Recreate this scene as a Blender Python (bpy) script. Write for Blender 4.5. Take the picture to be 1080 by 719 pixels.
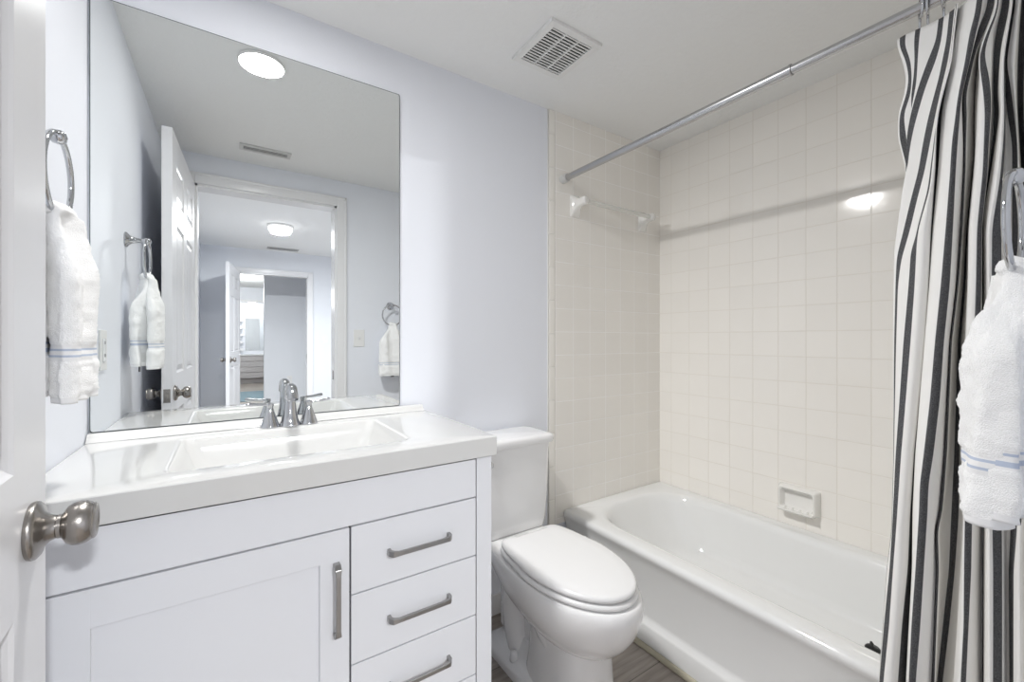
import bpy, bmesh, math, random
from mathutils import Vector, Matrix, noise
random.seed(7)
S = bpy.context.scene
for o in list(bpy.data.objects): bpy.data.objects.remove(o)
COL = S.collection
PI = math.pi

# ------------------------------------------------------------------ camera
EYE = 1.162
YAW = math.radians(33.7)
FPX = 445.0
cam_d = bpy.data.cameras.new('camera'); cam = bpy.data.objects.new('camera', cam_d); COL.objects.link(cam)
cam_d.sensor_width = 36; cam_d.lens = FPX / 1080 * 36
cam_d.clip_start = 0.01
cam_d.shift_y = -2.0 / 1080
cam.location = (0, 0, EYE)
cam.rotation_euler = (PI / 2, 0, -YAW)
S.camera = cam
S.view_settings.view_transform = 'Standard'; S.view_settings.look = 'None'
S.view_settings.gamma = 1; S.view_settings.use_curve_mapping = False
S.view_settings.exposure = 0.14
S.cycles.use_denoising = True
S.cycles.max_bounces = 14; S.cycles.diffuse_bounces = 9; S.cycles.glossy_bounces = 8
S.cycles.blur_glossy = 0.6; S.cycles.sample_clamp_indirect = 6
w = bpy.data.worlds.new('world'); S.world = w; w.use_nodes = True
w.node_tree.nodes['Background'].inputs[0].default_value = (0.8, 0.85, 0.95, 1)
w.node_tree.nodes['Background'].inputs[1].default_value = 0.3

# room measures
XL, XR, YB, YF = -0.310, 2.018, 1.529, 0.045       # left wall, tub wall, mirror wall, door wall
ZC = EYE + 1.061                                    # bathroom ceiling
HC = 2.34                                           # hall ceiling
YH = -0.07                                          # hall side of the door wall
DX0, DX1, DZ = -0.170, 0.590, 2.05                  # bathroom doorway

# ------------------------------------------------------------------ lights
def area(name, loc, power, size, color=(1, 1, 1), rot=(0, 0, 0), spread=180):
    l = bpy.data.lights.new(name, 'AREA'); l.shape = 'DISK'; l.size = size; l.energy = power; l.color = color
    l.spread = math.radians(spread)
    o = bpy.data.objects.new(name, l); o.location = loc; o.rotation_euler = rot; COL.objects.link(o); return o
def point(name, loc, power, r, color=(1, 1, 1)):
    l = bpy.data.lights.new(name, 'POINT'); l.shadow_soft_size = r; l.energy = power; l.color = color
    o = bpy.data.objects.new(name, l); o.location = loc; COL.objects.link(o); return o
LX, LY = 0.10, 1.164
lamp = area('recessed_lamp_light', (LX, LY, ZC - 0.012), 104.0, 0.15, (1.0, 0.99, 0.975))
def soften(l, smooth):
    l.use_nodes = True; nt = l.node_tree; e = nt.nodes['Emission']
    f = nt.nodes.new('ShaderNodeLightFalloff'); f.inputs['Strength'].default_value = 1; f.inputs['Smooth'].default_value = smooth
    nt.links.new(f.outputs['Quadratic'], e.inputs['Strength'])
soften(lamp.data, 12.0)
hl = area('hall_lamp_light', (0.43, -1.93, HC - 0.082), 160.0, 0.17, (0.97, 0.985, 1.0))
soften(hl.data, 8.0)
point('bedroom_fill_light', (0.0, -6.3, 2.0), 70.0, 0.12)  # added light without a fixture, brightens the bedroom beyond the hall
point('far_bath_fill_light', (0.45, -9.3, 2.0), 30.0, 0.1)  # added fill so the farthest room is lit, no fitting modelled there

# ------------------------------------------------------------------ materials
def mat(name, col, rough=0.5, metal=0.0, spec=0.5, coat=0.0, bump=None, trans=0.0, ior=1.45, emit=None, coat_rough=0.05, sheen=0):
    m = bpy.data.materials.new(name); m.use_nodes = True
    nt = m.node_tree; b = nt.nodes['Principled BSDF']
    b.inputs['Base Color'].default_value = (*col, 1); b.inputs['Roughness'].default_value = rough
    b.inputs['Metallic'].default_value = metal; b.inputs['Specular IOR Level'].default_value = spec
    b.inputs['Coat Weight'].default_value = coat; b.inputs['Coat Roughness'].default_value = coat_rough
    b.inputs['Transmission Weight'].default_value = trans; b.inputs['IOR'].default_value = ior
    b.inputs['Sheen Weight'].default_value = sheen
    if emit:
        b.inputs['Emission Color'].default_value = (*emit[0], 1); b.inputs['Emission Strength'].default_value = emit[1]
    if bump:
        scale, strength, dist = bump
        tc = nt.nodes.new('ShaderNodeTexCoord'); n = nt.nodes.new('ShaderNodeTexNoise')
        n.inputs['Scale'].default_value = scale; n.inputs['Detail'].default_value = 3
        bp = nt.nodes.new('ShaderNodeBump'); bp.inputs['Strength'].default_value = strength; bp.inputs['Distance'].default_value = dist
        nt.links.new(tc.outputs['Object'], n.inputs['Vector']); nt.links.new(n.outputs['Fac'], bp.inputs['Height'])
        nt.links.new(bp.outputs['Normal'], b.inputs['Normal'])
    return m
M = {}
M['wall'] = mat('blue_grey_wall_paint', (0.79, 0.812, 0.866), 0.68, bump=(140, 0.12, 0.002))
M['hallwall'] = mat('hall_wall_paint', (0.76, 0.78, 0.82), 0.5, bump=(140, 0.1, 0.002))
M['ceil'] = mat('ceiling_paint', (0.82, 0.825, 0.82), 0.8, bump=(60, 0.5, 0.005))
M['trim'] = mat('white_trim_paint', (0.80, 0.80, 0.81), 0.25, bump=(60, 0.05, 0.001))
M['door'] = mat('white_door_paint', (0.74, 0.74, 0.755), 0.28, bump=(45, 0.10, 0.0015))
M['cab'] = mat('white_cabinet_lacquer', (0.71, 0.72, 0.75), 0.35, bump=(50, 0.05, 0.001))
M['top'] = mat('cultured_marble', (0.62, 0.62, 0.61), 0.10, coat=0.5)
M['porcelain'] = mat('white_porcelain', (0.87, 0.87, 0.87), 0.07, coat=0.5)
M['seatplastic'] = mat('white_seat_plastic', (0.82, 0.82, 0.82), 0.18)
M['tub'] = mat('tub_enamel', (0.77, 0.775, 0.77), 0.08, coat=0.4)
M['ceramic'] = mat('white_ceramic', (0.82, 0.81, 0.78), 0.08, coat=0.4)
M['acrylic'] = mat('clear_acrylic', (0.93, 0.93, 0.90), 0.12, trans=0.45, ior=1.35)
M['chrome'] = mat('polished_chrome', (0.56, 0.57, 0.59), 0.06, metal=1)
M['steel'] = mat('rod_steel', (0.50, 0.50, 0.51), 0.22, metal=1)
M['nickel'] = mat('brushed_nickel', (0.34, 0.32, 0.30), 0.27, metal=1, bump=(300, 0.05, 0.0005))
M['pewter'] = mat('satin_handle_metal', (0.36, 0.355, 0.35), 0.34, metal=1)
M['mirror'] = mat('mirror_silver', (0.86, 0.88, 0.875), 0.0, metal=1)
M['mirroredge'] = mat('mirror_edge', (0.10, 0.12, 0.12), 0.3)
M['black'] = mat('black_rubber', (0.012, 0.012, 0.012), 0.45)
M['dark'] = mat('dark_void', (0.03, 0.03, 0.03), 0.9)
M['plastic'] = mat('white_plastic', (0.78, 0.78, 0.77), 0.4)
M['ceilvent'] = mat('painted_vent_metal', (0.62, 0.62, 0.61), 0.5)
M['greyvent'] = mat('grey_vent_metal', (0.42, 0.42, 0.41), 0.5)
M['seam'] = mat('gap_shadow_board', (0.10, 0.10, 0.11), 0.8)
M['terry'] = mat('white_terry', (0.97, 0.97, 0.965), 0.95, spec=0.1, bump=(600, 0.55, 0.004), sheen=0.2)
M['terryband'] = mat('white_towel_band', (0.87, 0.87, 0.87), 0.8, spec=0.15, bump=(2500, 0.3, 0.001))
M['terryblue'] = mat('blue_towel_stripe', (0.50, 0.56, 0.68), 0.8, spec=0.1)
M['caulk'] = mat('old_beige_trim', (0.42, 0.39, 0.30), 0.6, bump=(90, 0.5, 0.003))
M['lampglass'] = mat('lamp_diffuser', (0.9, 0.9, 0.9), 0.4, emit=((1, 0.99, 0.97), 9.0))
M['halllamp'] = mat('hall_lamp_glass', (0.9, 0.9, 0.9), 0.4, emit=((1, 1, 1), 3.5))
M['greywood'] = mat('grey_wood_drawers', (0.36, 0.34, 0.33), 0.6)
M['rug'] = mat('teal_rug', (0.20, 0.28, 0.32), 0.9)

def tile_mat(name, axis, a0, z0, base=(0.87, 0.844, 0.797)):
    m = bpy.data.materials.new(name); m.use_nodes = True; nt = m.node_tree; b = nt.nodes['Principled BSDF']
    N = nt.nodes.new; L = nt.links.new
    tc = N('ShaderNodeTexCoord'); sx = N('ShaderNodeSeparateXYZ'); cx = N('ShaderNodeCombineXYZ')
    L(tc.outputs['Object'], sx.inputs[0])
    a = N('ShaderNodeMath'); a.operation = 'SUBTRACT'; a.inputs[1].default_value = a0 - 1.09 * 5
    z = N('ShaderNodeMath'); z.operation = 'SUBTRACT'; z.inputs[1].default_value = z0 - 1.09 * 5
    L(sx.outputs[axis], a.inputs[0]); L(sx.outputs[2], z.inputs[0])
    L(a.outputs[0], cx.inputs[0]); L(z.outputs[0], cx.inputs[1])
    br = N('ShaderNodeTexBrick'); br.offset = 0; br.squash = 1
    br.inputs['Scale'].default_value = 1; br.inputs['Brick Width'].default_value = 0.109; br.inputs['Row Height'].default_value = 0.109
    br.inputs['Mortar Size'].default_value = 0.0017; br.inputs['Mortar Smooth'].default_value = 0.35; br.inputs['Bias'].default_value = 0
    c1 = base; c2 = tuple(v * 0.975 for v in base)
    br.inputs['Color1'].default_value = (*c1, 1); br.inputs['Color2'].default_value = (*c2, 1)
    br.inputs['Mortar'].default_value = (0.95, 0.94, 0.92, 1) if axis == 0 else (0.76, 0.725, 0.665, 1)
    L(cx.outputs[0], br.inputs['Vector']); L(br.outputs['Color'], b.inputs['Base Color'])
    # cushion edge plus a little waviness in the glaze
    no = N('ShaderNodeTexNoise'); no.inputs['Scale'].default_value = 9; L(tc.outputs['Object'], no.inputs['Vector'])
    ma = N('ShaderNodeMath'); ma.operation = 'MULTIPLY_ADD'; ma.inputs[1].default_value = -1.0
    sc = N('ShaderNodeMath'); sc.operation = 'MULTIPLY'; sc.inputs[1].default_value = 0.5
    L(no.outputs['Fac'], sc.inputs[0]); L(br.outputs['Fac'], ma.inputs[0]); L(sc.outputs[0], ma.inputs[2])
    bp = N('ShaderNodeBump'); bp.inputs['Strength'].default_value = 0.45; bp.inputs['Distance'].default_value = 0.0016
    L(ma.outputs[0], bp.inputs['Height']); L(bp.outputs['Normal'], b.inputs['Normal'])
    r = N('ShaderNodeMapRange'); r.inputs[3].default_value = 0.09; r.inputs[4].default_value = 0.6
    L(br.outputs['Fac'], r.inputs[0]); L(r.outputs[0], b.inputs['Roughness'])
    b.inputs['Specular IOR Level'].default_value = 0.5
    return m
M['tileR'] = tile_mat('cream_tile_long_wall', 1, 0.574, 1.196)
M['tileB'] = tile_mat('cream_tile_end_wall', 0, 1.368, 1.196)
M['tileF'] = tile_mat('cream_tile_faucet_wall', 0, 1.368, 1.196)

def plank_mat():
    m = bpy.data.materials.new('grey_brown_vinyl_plank'); m.use_nodes = True; nt = m.node_tree; b = nt.nodes['Principled BSDF']
    N = nt.nodes.new; L = nt.links.new
    tc = N('ShaderNodeTexCoord'); mp = N('ShaderNodeMapping'); L(tc.outputs['Object'], mp.inputs[0])
    mp.inputs['Location'].default_value = (5, 5.03, 0)
    br = N('ShaderNodeTexBrick'); br.offset = 0.37; br.inputs['Scale'].default_value = 1
    br.inputs['Brick Width'].default_value = 1.2; br.inputs['Row Height'].default_value = 0.15; br.inputs['Mortar Size'].default_value = 0.0012
    br.inputs['Color1'].default_value = (0.27, 0.235, 0.205, 1); br.inputs['Color2'].default_value = (0.36, 0.32, 0.285, 1); br.inputs['Mortar'].default_value = (0.10, 0.085, 0.07, 1)
    L(mp.outputs[0], br.inputs['Vector'])
    mp2 = N('ShaderNodeMapping'); mp2.inputs['Scale'].default_value = (3, 40, 1); L(tc.outputs['Object'], mp2.inputs[0])
    no = N('ShaderNodeTexNoise'); no.inputs['Scale'].default_value = 1.6; no.inputs['Detail'].default_value = 6; L(mp2.outputs[0], no.inputs['Vector'])
    rp = N('ShaderNodeMapRange'); rp.inputs[1].default_value = 0.3; rp.inputs[2].default_value = 0.7; rp.inputs[3].default_value = 0.72; rp.inputs[4].default_value = 1.2
    L(no.outputs['Fac'], rp.inputs[0])
    mx = N('ShaderNodeMix'); mx.data_type = 'RGBA'; mx.blend_type = 'MULTIPLY'; mx.inputs[0].default_value = 1
    L(br.outputs['Color'], mx.inputs[6]); L(rp.outputs[0], mx.inputs[7]); L(mx.outputs[2], b.inputs['Base Color'])
    b.inputs['Roughness'].default_value = 0.45
    return m
M['floor'] = plank_mat()

def curtain_mat():
    m = bpy.data.materials.new('striped_cotton'); m.use_nodes = True; nt = m.node_tree; b = nt.nodes['Principled BSDF']
    N = nt.nodes.new; L = nt.links.new
    uv = N('ShaderNodeUVMap'); uv.uv_map = 'UVMap'; sx = N('ShaderNodeSeparateXYZ'); L(uv.outputs[0], sx.inputs[0])
    pp = N('ShaderNodeMath'); pp.operation = 'PINGPONG'; pp.inputs[1].default_value = 0.5; L(sx.outputs[0], pp.inputs[0])
    lt = N('ShaderNodeMapRange'); lt.inputs[1].default_value = 0.175; lt.inputs[2].default_value = 0.19; lt.inputs[3].default_value = 1; lt.inputs[4].default_value = 0
    L(pp.outputs[0], lt.inputs[0])
    tc = N('ShaderNodeTexCoord'); no = N('ShaderNodeTexNoise'); no.inputs['Scale'].default_value = 700; L(tc.outputs['Object'], no.inputs['Vector'])
    rp = N('ShaderNodeValToRGB'); rp.color_ramp.elements[0].position = .35; rp.color_ramp.elements[1].position = .7
    rp.color_ramp.elements[0].color = (0.055, 0.056, 0.06, 1); rp.color_ramp.elements[1].color = (0.15, 0.15, 0.155, 1)
    L(no.outputs['Fac'], rp.inputs[0])
    mx = N('ShaderNodeMix'); mx.data_type = 'RGBA'; mx.inputs[6].default_value = (0.86, 0.85, 0.825, 1)
    L(lt.outputs[0], mx.inputs[0]); L(rp.outputs[0], mx.inputs[7]); L(mx.outputs[2], b.inputs['Base Color'])
    b.inputs['Roughness'].default_value = 0.9; b.inputs['Specular IOR Level'].default_value = 0.1
    bp = N('ShaderNodeBump'); bp.inputs['Strength'].default_value = 0.25; bp.inputs['Distance'].default_value = 0.001
    L(no.outputs['Fac'], bp.inputs['Height']); L(bp.outputs['Normal'], b.inputs['Normal'])
    return m
M['curtain'] = curtain_mat()

# ------------------------------------------------------------------ mesh helpers
def link(name, bm, m, parent=None, smooth=False, angle=None):
    me = bpy.data.meshes.new(name)
    bmesh.ops.recalc_face_normals(bm, faces=bm.faces[:])
    bm.to_mesh(me); bm.free()
    for x in (m if isinstance(m, (list, tuple)) else [m]): me.materials.append(x)
    o = bpy.data.objects.new(name, me); COL.objects.link(o)
    if smooth or angle:
        me.polygons.foreach_set('use_smooth', [True] * len(me.polygons))
        if angle:
            me.set_sharp_from_angle(angle=math.radians(angle))
    if parent: o.parent = parent
    return o
def thing(name, label, cat, loc=(0, 0, 0), group=None):
    o = bpy.data.objects.new(name, None); COL.objects.link(o); o.location = loc
    o.empty_display_size = 0.05
    o['label'] = label; o['category'] = cat
    if group: o['group'] = group
    return o
def tag(o, label, cat, group=None):
    o['label'] = label; o['category'] = cat
    if group: o['group'] = group
    return o
def struct(o): o['kind'] = 'structure'; return o
def box(bm, x0, x1, y0, y1, z0, z1, bevel=0.0, seg=2, mi=0):
    t = bmesh.new()
    vs = [t.verts.new(p) for p in [(x0, y0, z0), (x1, y0, z0), (x1, y1, z0), (x0, y1, z0), (x0, y0, z1), (x1, y0, z1), (x1, y1, z1), (x0, y1, z1)]]
    for f in [(3, 2, 1, 0), (4, 5, 6, 7), (0, 1, 5, 4), (1, 2, 6, 5), (2, 3, 7, 6), (3, 0, 4, 7)]: t.faces.new([vs[i] for i in f])
    if bevel: bmesh.ops.bevel(t, geom=t.edges[:], offset=bevel, segments=seg, affect='EDGES', profile=0.7)
    join(bm, t, mi)
def join(bm, t, mi=0, mtx=None):
    if mtx: bmesh.ops.transform(t, matrix=mtx, verts=t.verts[:])
    mp = {v: bm.verts.new(v.co) for v in t.verts}
    for f in t.faces:
        try:
            nf = bm.faces.new([mp[v] for v in f.verts]); nf.material_index = mi; nf.smooth = f.smooth
        except ValueError: pass
    t.free()
def loft(bm, rings, cap=True, closed=True, mi=0):
    R = [[bm.verts.new(p) for p in r] for r in rings]
    n = len(R[0])
    for a, b in zip(R, R[1:]):
        for i in range(n if closed else n - 1):
            j = (i + 1) % n
            f = bm.faces.new((a[i], a[j], b[j], b[i])); f.material_index = mi
    if cap:
        bm.faces.new(R[0][::-1]).material_index = mi; bm.faces.new(R[-1]).material_index = mi
    return R
def lathe(bm, prof, seg=32, mtx=None, mi=0, cap=True):
    """prof: (radius, height) pairs about local z"""
    t = bmesh.new()
    rings = [[Vector((r * math.cos(2 * PI * i / seg), r * math.sin(2 * PI * i / seg), h)) for i in range(seg)] for r, h in prof]
    loft(t, rings, cap)
    join(bm, t, mi, mtx)
def axis_mtx(origin, direction):
    d = Vector(direction).normalized()
    return Matrix.Translation(origin) @ d.to_track_quat('Z', 'Y').to_matrix().to_4x4()
def catmull(pts, n=8, closed=False):
    P = [Vector(p) for p in pts]; out = []; m = len(P)
    rng = range(m) if closed else range(m - 1)
    for i in rng:
        p0 = P[(i - 1) % m] if closed or i > 0 else P[0] * 2 - P[1]
        p1, p2 = P[i], P[(i + 1) % m]
        p3 = P[(i + 2) % m] if closed or i + 2 < m else P[-1] * 2 - P[-2]
        for k in range(n):
            t = k / n
            out.append(0.5 * ((2 * p1) + (-p0 + p2) * t + (2 * p0 - 5 * p1 + 4 * p2 - p3) * t * t + (-p0 + 3 * p1 - 3 * p2 + p3) * t ** 3))
    if not closed: out.append(P[-1])
    return out
def tube(bm, path, r, seg=12, closed=False, mi=0, flat=None):
    """round tube along a list of points; r a number or a list"""
    P = [Vector(p) for p in path]; n = len(P); rings = []
    up = None
    for i in range(n):
        t = (P[(i + 1) % n] - P[i - 1]) if closed or 0 < i < n - 1 else (P[1] - P[0] if i == 0 else P[-1] - P[-2])
        t.normalize()
        if up is None:
            up = t.orthogonal().normalized()
        else:
            up = (up - t * up.dot(t)).normalized()
        s = t.cross(up)
        rr = r[i] if isinstance(r, (list, tuple)) else r
        rings.append([P[i] + (up * math.cos(2 * PI * k / seg) + s * math.sin(2 * PI * k / seg)) * rr for k in range(seg)])
    t_ = bmesh.new()
    if closed: loft(t_, rings + [rings[0]], cap=False); bmesh.ops.remove_doubles(t_, verts=t_.verts[:], dist=1e-6)
    else: loft(t_, rings, cap=True)
    join(bm, t_, mi)
def rrect(x0, x1, y0, y1, r, n=6):
    """rounded rectangle outline, counter-clockwise"""
    out = []
    rs = r if isinstance(r, (list, tuple)) else [r] * 4
    for (cx, cy, a0, q) in ((x1, y1, 0, rs[0]), (x0, y1, PI / 2, rs[1]), (x0, y0, PI, rs[2]), (x1, y0, 1.5 * PI, rs[3])):
        ox = cx - q if cx == x1 else cx + q; oy = cy - q if cy == y1 else cy + q
        for k in range(n + 1):
            a = a0 + PI / 2 * k / n
            out.append((ox + q * math.cos(a), oy + q * math.sin(a)))
    return out

# ================================================================== ROOM SHELL
def slab(name, *a, m='wall', bevel=0):
    bm = bmesh.new(); box(bm, *a, bevel=bevel); return struct(link(name, bm, M[m]))
slab('floor', XL - .1, XR + .1, YH, YB + .1, -.08, 0, m='floor')
slab('ceiling', XL - .1, XR + .1, YH, YB + .1, ZC, ZC + .2, m='ceil')
slab('wall_back', XL - .1, XR + .1, YB, YB + .1, 0, ZC, m='wall')
slab('wall_left', XL - .1, XL, YH, YB, 0, ZC, m='wall')
slab('wall_right', XR, XR + .1, YH, YB, 0, ZC, m='tileR')
# door wall with its opening
bm = bmesh.new()
box(bm, XL, DX0, YH, YF, 0, ZC); box(bm, DX1, XR, YH, YF, 0, ZC); box(bm, DX0, DX1, YH, YF, DZ, ZC)
struct(link('wall_front', bm, M['wall']))
# tiled part of the mirror wall: bullnose column then field tile
TX0 = 1.219
bm = bmesh.new()
box(bm, 1.2545, XR, YB - .008, YB, 0.30, ZC)
struct(link('wall_tiled_back', bm, M['tileB']))
bm = bmesh.new()
z = 0.11
while z < ZC - .01:
    z1 = min(z + .1525, ZC); box(bm, TX0, 1.2530, YB - .0085, YB, z, z1 - .0012, bevel=.0025, seg=3); z += .154
o = struct(link('trim_bullnose', bm, mat('bullnose_tile', (0.87, 0.848, 0.797), 0.12), angle=40))
bm = bmesh.new(); box(bm, TX0 - .003, TX0, YB - .004, YB, 0, ZC); box(bm, TX0, 1.2530, YB - .0062, YB, .11, ZC); box(bm, 1.2530, 1.2545, YB - .006, YB, 0, ZC)
struct(link('trim_tile_caulk', bm, mat('white_caulk', (0.80, 0.79, 0.75), 0.5)))
bm = bmesh.new(); box(bm, 1.20, XR, YF, YF + .008, 0.30, ZC)
struct(link('wall_tiled_front', bm, M['tileF']))

# baseboards
for nm, a in (('baseboard_back', (.62, 1.20, YB - .012, YB, 0, .085)), ('baseboard_front', (.66, 1.19, YF, YF + .012, 0, .085)),
              ('baseboard_left', (XL, XL + .012, YF, .98, 0, .085))):
    slab(nm, *a, m='trim', bevel=.003)
# stained quarter round along the tub
bm = bmesh.new()
prof = [(1.300, .002), (1.285, .002), (1.285, .006), (1.289, .012), (1.295, .016), (1.300, .017)]
loft(bm, [[(x, y, zz) for x, zz in prof] for y in (YF + .01, YB - .012)])
struct(link('trim_tub_base', bm, M['caulk']))

# door casings (bathroom side, hall side) and jamb
def casing(bm, x0, x1, zt, y, side, w=.062, t=.013):
    """side +1: stands proud towards +y"""
    def piece(a0, a1, b0, b1, vert, inner):
        y0, y1 = (y, y + side * t)
        box(bm, a0, a1, min(y0, y1), max(y0, y1), b0, b1, bevel=.004)
    piece(x0 - w, x0, 0, zt + w, 1, 0); piece(x1, x1 + w, 0, zt + w, 1, 0); piece(x0, x1, zt, zt + w, 0, 0)
    # raised outer bead
    for a0, a1, b0, b1 in ((x0 - w, x0 - w + .014, 0, zt + w), (x1 + w - .014, x1 + w, 0, zt + w), (x0 - w, x1 + w, zt + w - .014, zt + w)):
        yy = y + side * (t + .003); box(bm, a0, a1, min(y, yy), max(y, yy), b0, b1, bevel=.003)
bm = bmesh.new()
casing(bm, DX0, DX1, DZ, YF, 1); casing(bm, DX0, DX1, DZ, YH, -1)
box(bm, DX0, DX0 + .012, YH, YF, 0, DZ); box(bm, DX1 - .012, DX1, YH, YF, 0, DZ); box(bm, DX0, DX1, YH, YF, DZ - .012, DZ)
struct(link('trim_1', bm, M['trim'], angle=35))
bm = bmesh.new(); box(bm, DX1 - .0135, DX1 - .0115, -.02, .012, .89, .95)
sp = link('strike_plate', bm, M['nickel']); struct(sp)

# ------------------------------------------------------------------ six panel door
def panel_door(name, w, h, t, m):
    """leaf in local space: hinge edge at x=0, runs along +x, thickness 0..t in y"""
    bm = bmesh.new(); core = .007
    box(bm, .02, w - .02, core, t - core, .02, h - .02)
    st = .115; mid = .10
    cols = [(st, (w - mid) / 2), ((w + mid) / 2, w - st)]
    rows = [(.235, .845), (1.005, 1.655), (1.755, h - .115)]
    # frame members
    for a0, a1 in ((0, st), (w - st, w)): box(bm, a0, a1, 0, t, 0, h)
    for b0, b1 in ((0, .235), (.845, 1.005), (1.655, 1.755), (h - .115, h)): box(bm, st, w - st, 0, t, b0, b1)
    for b0, b1 in rows: box(bm, (w - mid) / 2, (w + mid) / 2, 0, t, b0, b1)
    # raised panels with sloped margins on both faces
    for a0, a1 in cols:
        for b0, b1 in rows:
            for ys, yt in ((core, .0015), (t - core, t - .0015)):
                e, q = .010, .034
                def ring(d, y): return [(a0 + d, y, b0 + d), (a1 - d, y, b0 + d), (a1 - d, y, b1 - d), (a0 + d, y, b1 - d)]
                ye = 0 if ys < t / 2 else t
                loft(bm, [ring(0, ye), ring(.004, ye + (ys - ye) * .5), ring(e, ys), ring(e + .006, ys), ring(q, yt)], cap=False)
                bm.faces.new([bm.verts.new(p) for p in ring(q, yt)])
    return link(name, bm, m)
def knob_parts(parent, x, z, t, m, flip_both=True):
    for sgn, y0 in ((1, t), (-1, 0)):
        bm = bmesh.new()
        mt = axis_mtx((x, y0, z), (0, sgn, 0))
        lathe(bm, [(.0005, 0), (.033, 0), (.034, .003), (.0335, .006), (.030, .009), (.021, .0115), (.0155, .017), (.0135, .022), (.0130, .022), (.0005, .022)], 40, mt)
        k = link('rose', bm, m, parent, smooth=False, angle=60)
        bm = bmesh.new()
        lathe(bm, [(.0005, .0215), (.0112, .0215), (.0112, .0228), (.0142, .0232), (.0142, .0265), (.0165, .0280), (.0222, .0315), (.0255, .0365), (.0264, .042), (.0255, .048), (.0230, .0525), (.0218, .0540), (.0222, .0553), (.0198, .0573), (.012, .0580), (.0105, .0568), (.0005, .0568)], 44, mt)
        link('door_knob', bm, m, parent, smooth=False, angle=50)
DW, DH, DT = .755, 2.035, .035
door = panel_door('door_1', DW, DH, DT, M['door']); struct(door)
knob_parts(door, DW - .06, .924, DT, M['nickel'])
bm = bmesh.new(); box(bm, DW - .0005, DW + .001, .006, DT - .006, .89, .946); box(bm, DW, DW + .008, .011, DT - .011, .908, .928, bevel=.002)
link('latch_plate', bm, M['nickel'], door)
for hz in (.25, 1.02, 1.80):
    bm = bmesh.new(); lathe(bm, [(.0005, 0), (.006, 0), (.006, .09), (.0005, .09)], 16, Matrix.Translation((-.004, DT - .002, hz)))
    link('hinge', bm, M['nickel'], door)
# free-edge face corner at (-.202,.80); the leaf leans 2.5 degrees off square
FREE = Vector((-.202, .800)); dirv = Vector((-.0445, 1)).normalized()
hinge = FREE - dirv * DW
# local x -> dirv, local y -> towards -X side ... face y=0 looks to +X
ang = math.atan2(dirv.y, dirv.x)
door.location = (hinge.x, hinge.y, .008); door.rotation_euler = (0, 0, ang)

# ================================================================== HALL AND BEYOND
HX1 = 1.62
FY = -3.44                      # far hall wall
slab('floor_hall', XL - .1, HX1 + .1, -10.6, YH, -.08, 0, m='floor')
slab('ceiling_hall', -2.2, HX1 + .1, FY, YH, HC, HC + .1, m='ceil')
slab('wall_hall_left', XL - .1, XL, FY, YH, 0, HC, m='hallwall')
slab('wall_hall_right', HX1, HX1 + .1, FY, YH, 0, HC, m='hallwall')
slab('wall_hall_near', XL, HX1, YH - .001, YH + .05, ZC, HC, m='hallwall')
FX0, FX1, FZ = .09, .90, 2.03
bm = bmesh.new()
box(bm, XL, FX0, FY - .11, FY, 0, HC); box(bm, FX1, HX1, FY - .11, FY, 0, HC); box(bm, FX0, FX1, FY - .11, FY, FZ, HC)
struct(link('wall_hall_far', bm, M['hallwall']))
bm = bmesh.new(); casing(bm, FX0, FX1, FZ, FY, 1)
box(bm, FX0, FX0 + .012, FY - .11, FY, 0, FZ); box(bm, FX1 - .012, FX1, FY - .11, FY, 0, FZ); box(bm, FX0, FX1, FY - .11, FY, FZ - .012, FZ)
struct(link('trim_2', bm, M['trim'], angle=35))
d2 = panel_door('door_2', .80, 2.02, .035, M['door']); struct(d2); d2.location = (FX0 + .01, FY + .02, .008)
d2.rotation_euler = (0, 0, math.radians(98)); knob_parts(d2, .74, .92, .035, M['nickel'])
bm = bmesh.new(); box(bm, FX1 - .0135, FX1 - .0115, FY - .06, FY - .03, .89, .95); struct(link('strike_plate', bm, M['nickel']))
# closed door in the hall's left wall, seen edge-on
d3 = panel_door('door_3', .76, 2.03, .03, M['door']); struct(d3); d3.location = (XL + .031, -1.28, .008)
d3.rotation_euler = (0, 0, math.radians(90)); knob_parts(d3, .06, .92, .03, M['nickel'])
bm = bmesh.new()
box(bm, XL, XL + .02, -1.35, -1.285, 0, 2.11, bevel=.003); box(bm, XL, XL + .02, -.515, -.45, 0, 2.11, bevel=.003); box(bm, XL, XL + .02, -1.285, -.515, 2.045, 2.11, bevel=.003)
struct(link('trim_3', bm, M['trim']))
# bedroom beyond
slab('ceiling_bedroom', -2.2, 2.2, -8.3, FY, HC, HC + .1, m='ceil')
slab('floor_bedroom', -2.2, 2.2, -8.3, FY - .11, -.08, -.001, m='floor')
slab('wall_bedroom_side', .43, 1.7, -4.62, -4.5, 0, HC, m='hallwall')
slab('wall_bedroom_left', -2.3, -2.2, -8.3, FY, 0, HC, m='hallwall')
slab('wall_bedroom_right', 2.2, 2.3, -8.3, FY, 0, HC, m='hallwall')
bm = bmesh.new()
box(bm, -2.2, -.1, -8.4, -8.3, 0, HC); box(bm, .75, 2.2, -8.4, -8.3, 0, HC); box(bm, -.1, .75, -8.4, -8.3, 2.0, HC)
struct(link('wall_bedroom_far', bm, M['hallwall']))
bm = bmesh.new(); casing(bm, -.1, .75, 2.0, -8.3, 1); struct(link('trim_4', bm, M['trim']))
slab('wall_far_bath', -1, 1.7, -10.4, -10.3, 0, HC, m='hallwall')
slab('ceiling_far_bath', -1, 1.7, -10.4, -8.4, 2.25, 2.35, m='ceil')
slab('wall_far_bath_left', -1.1, -1, -10.4, -8.4, 0, 2.3, m='hallwall')
slab('wall_far_bath_right', 1.7, 1.8, -10.4, -8.4, 0, 2.3, m='hallwall')
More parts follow.
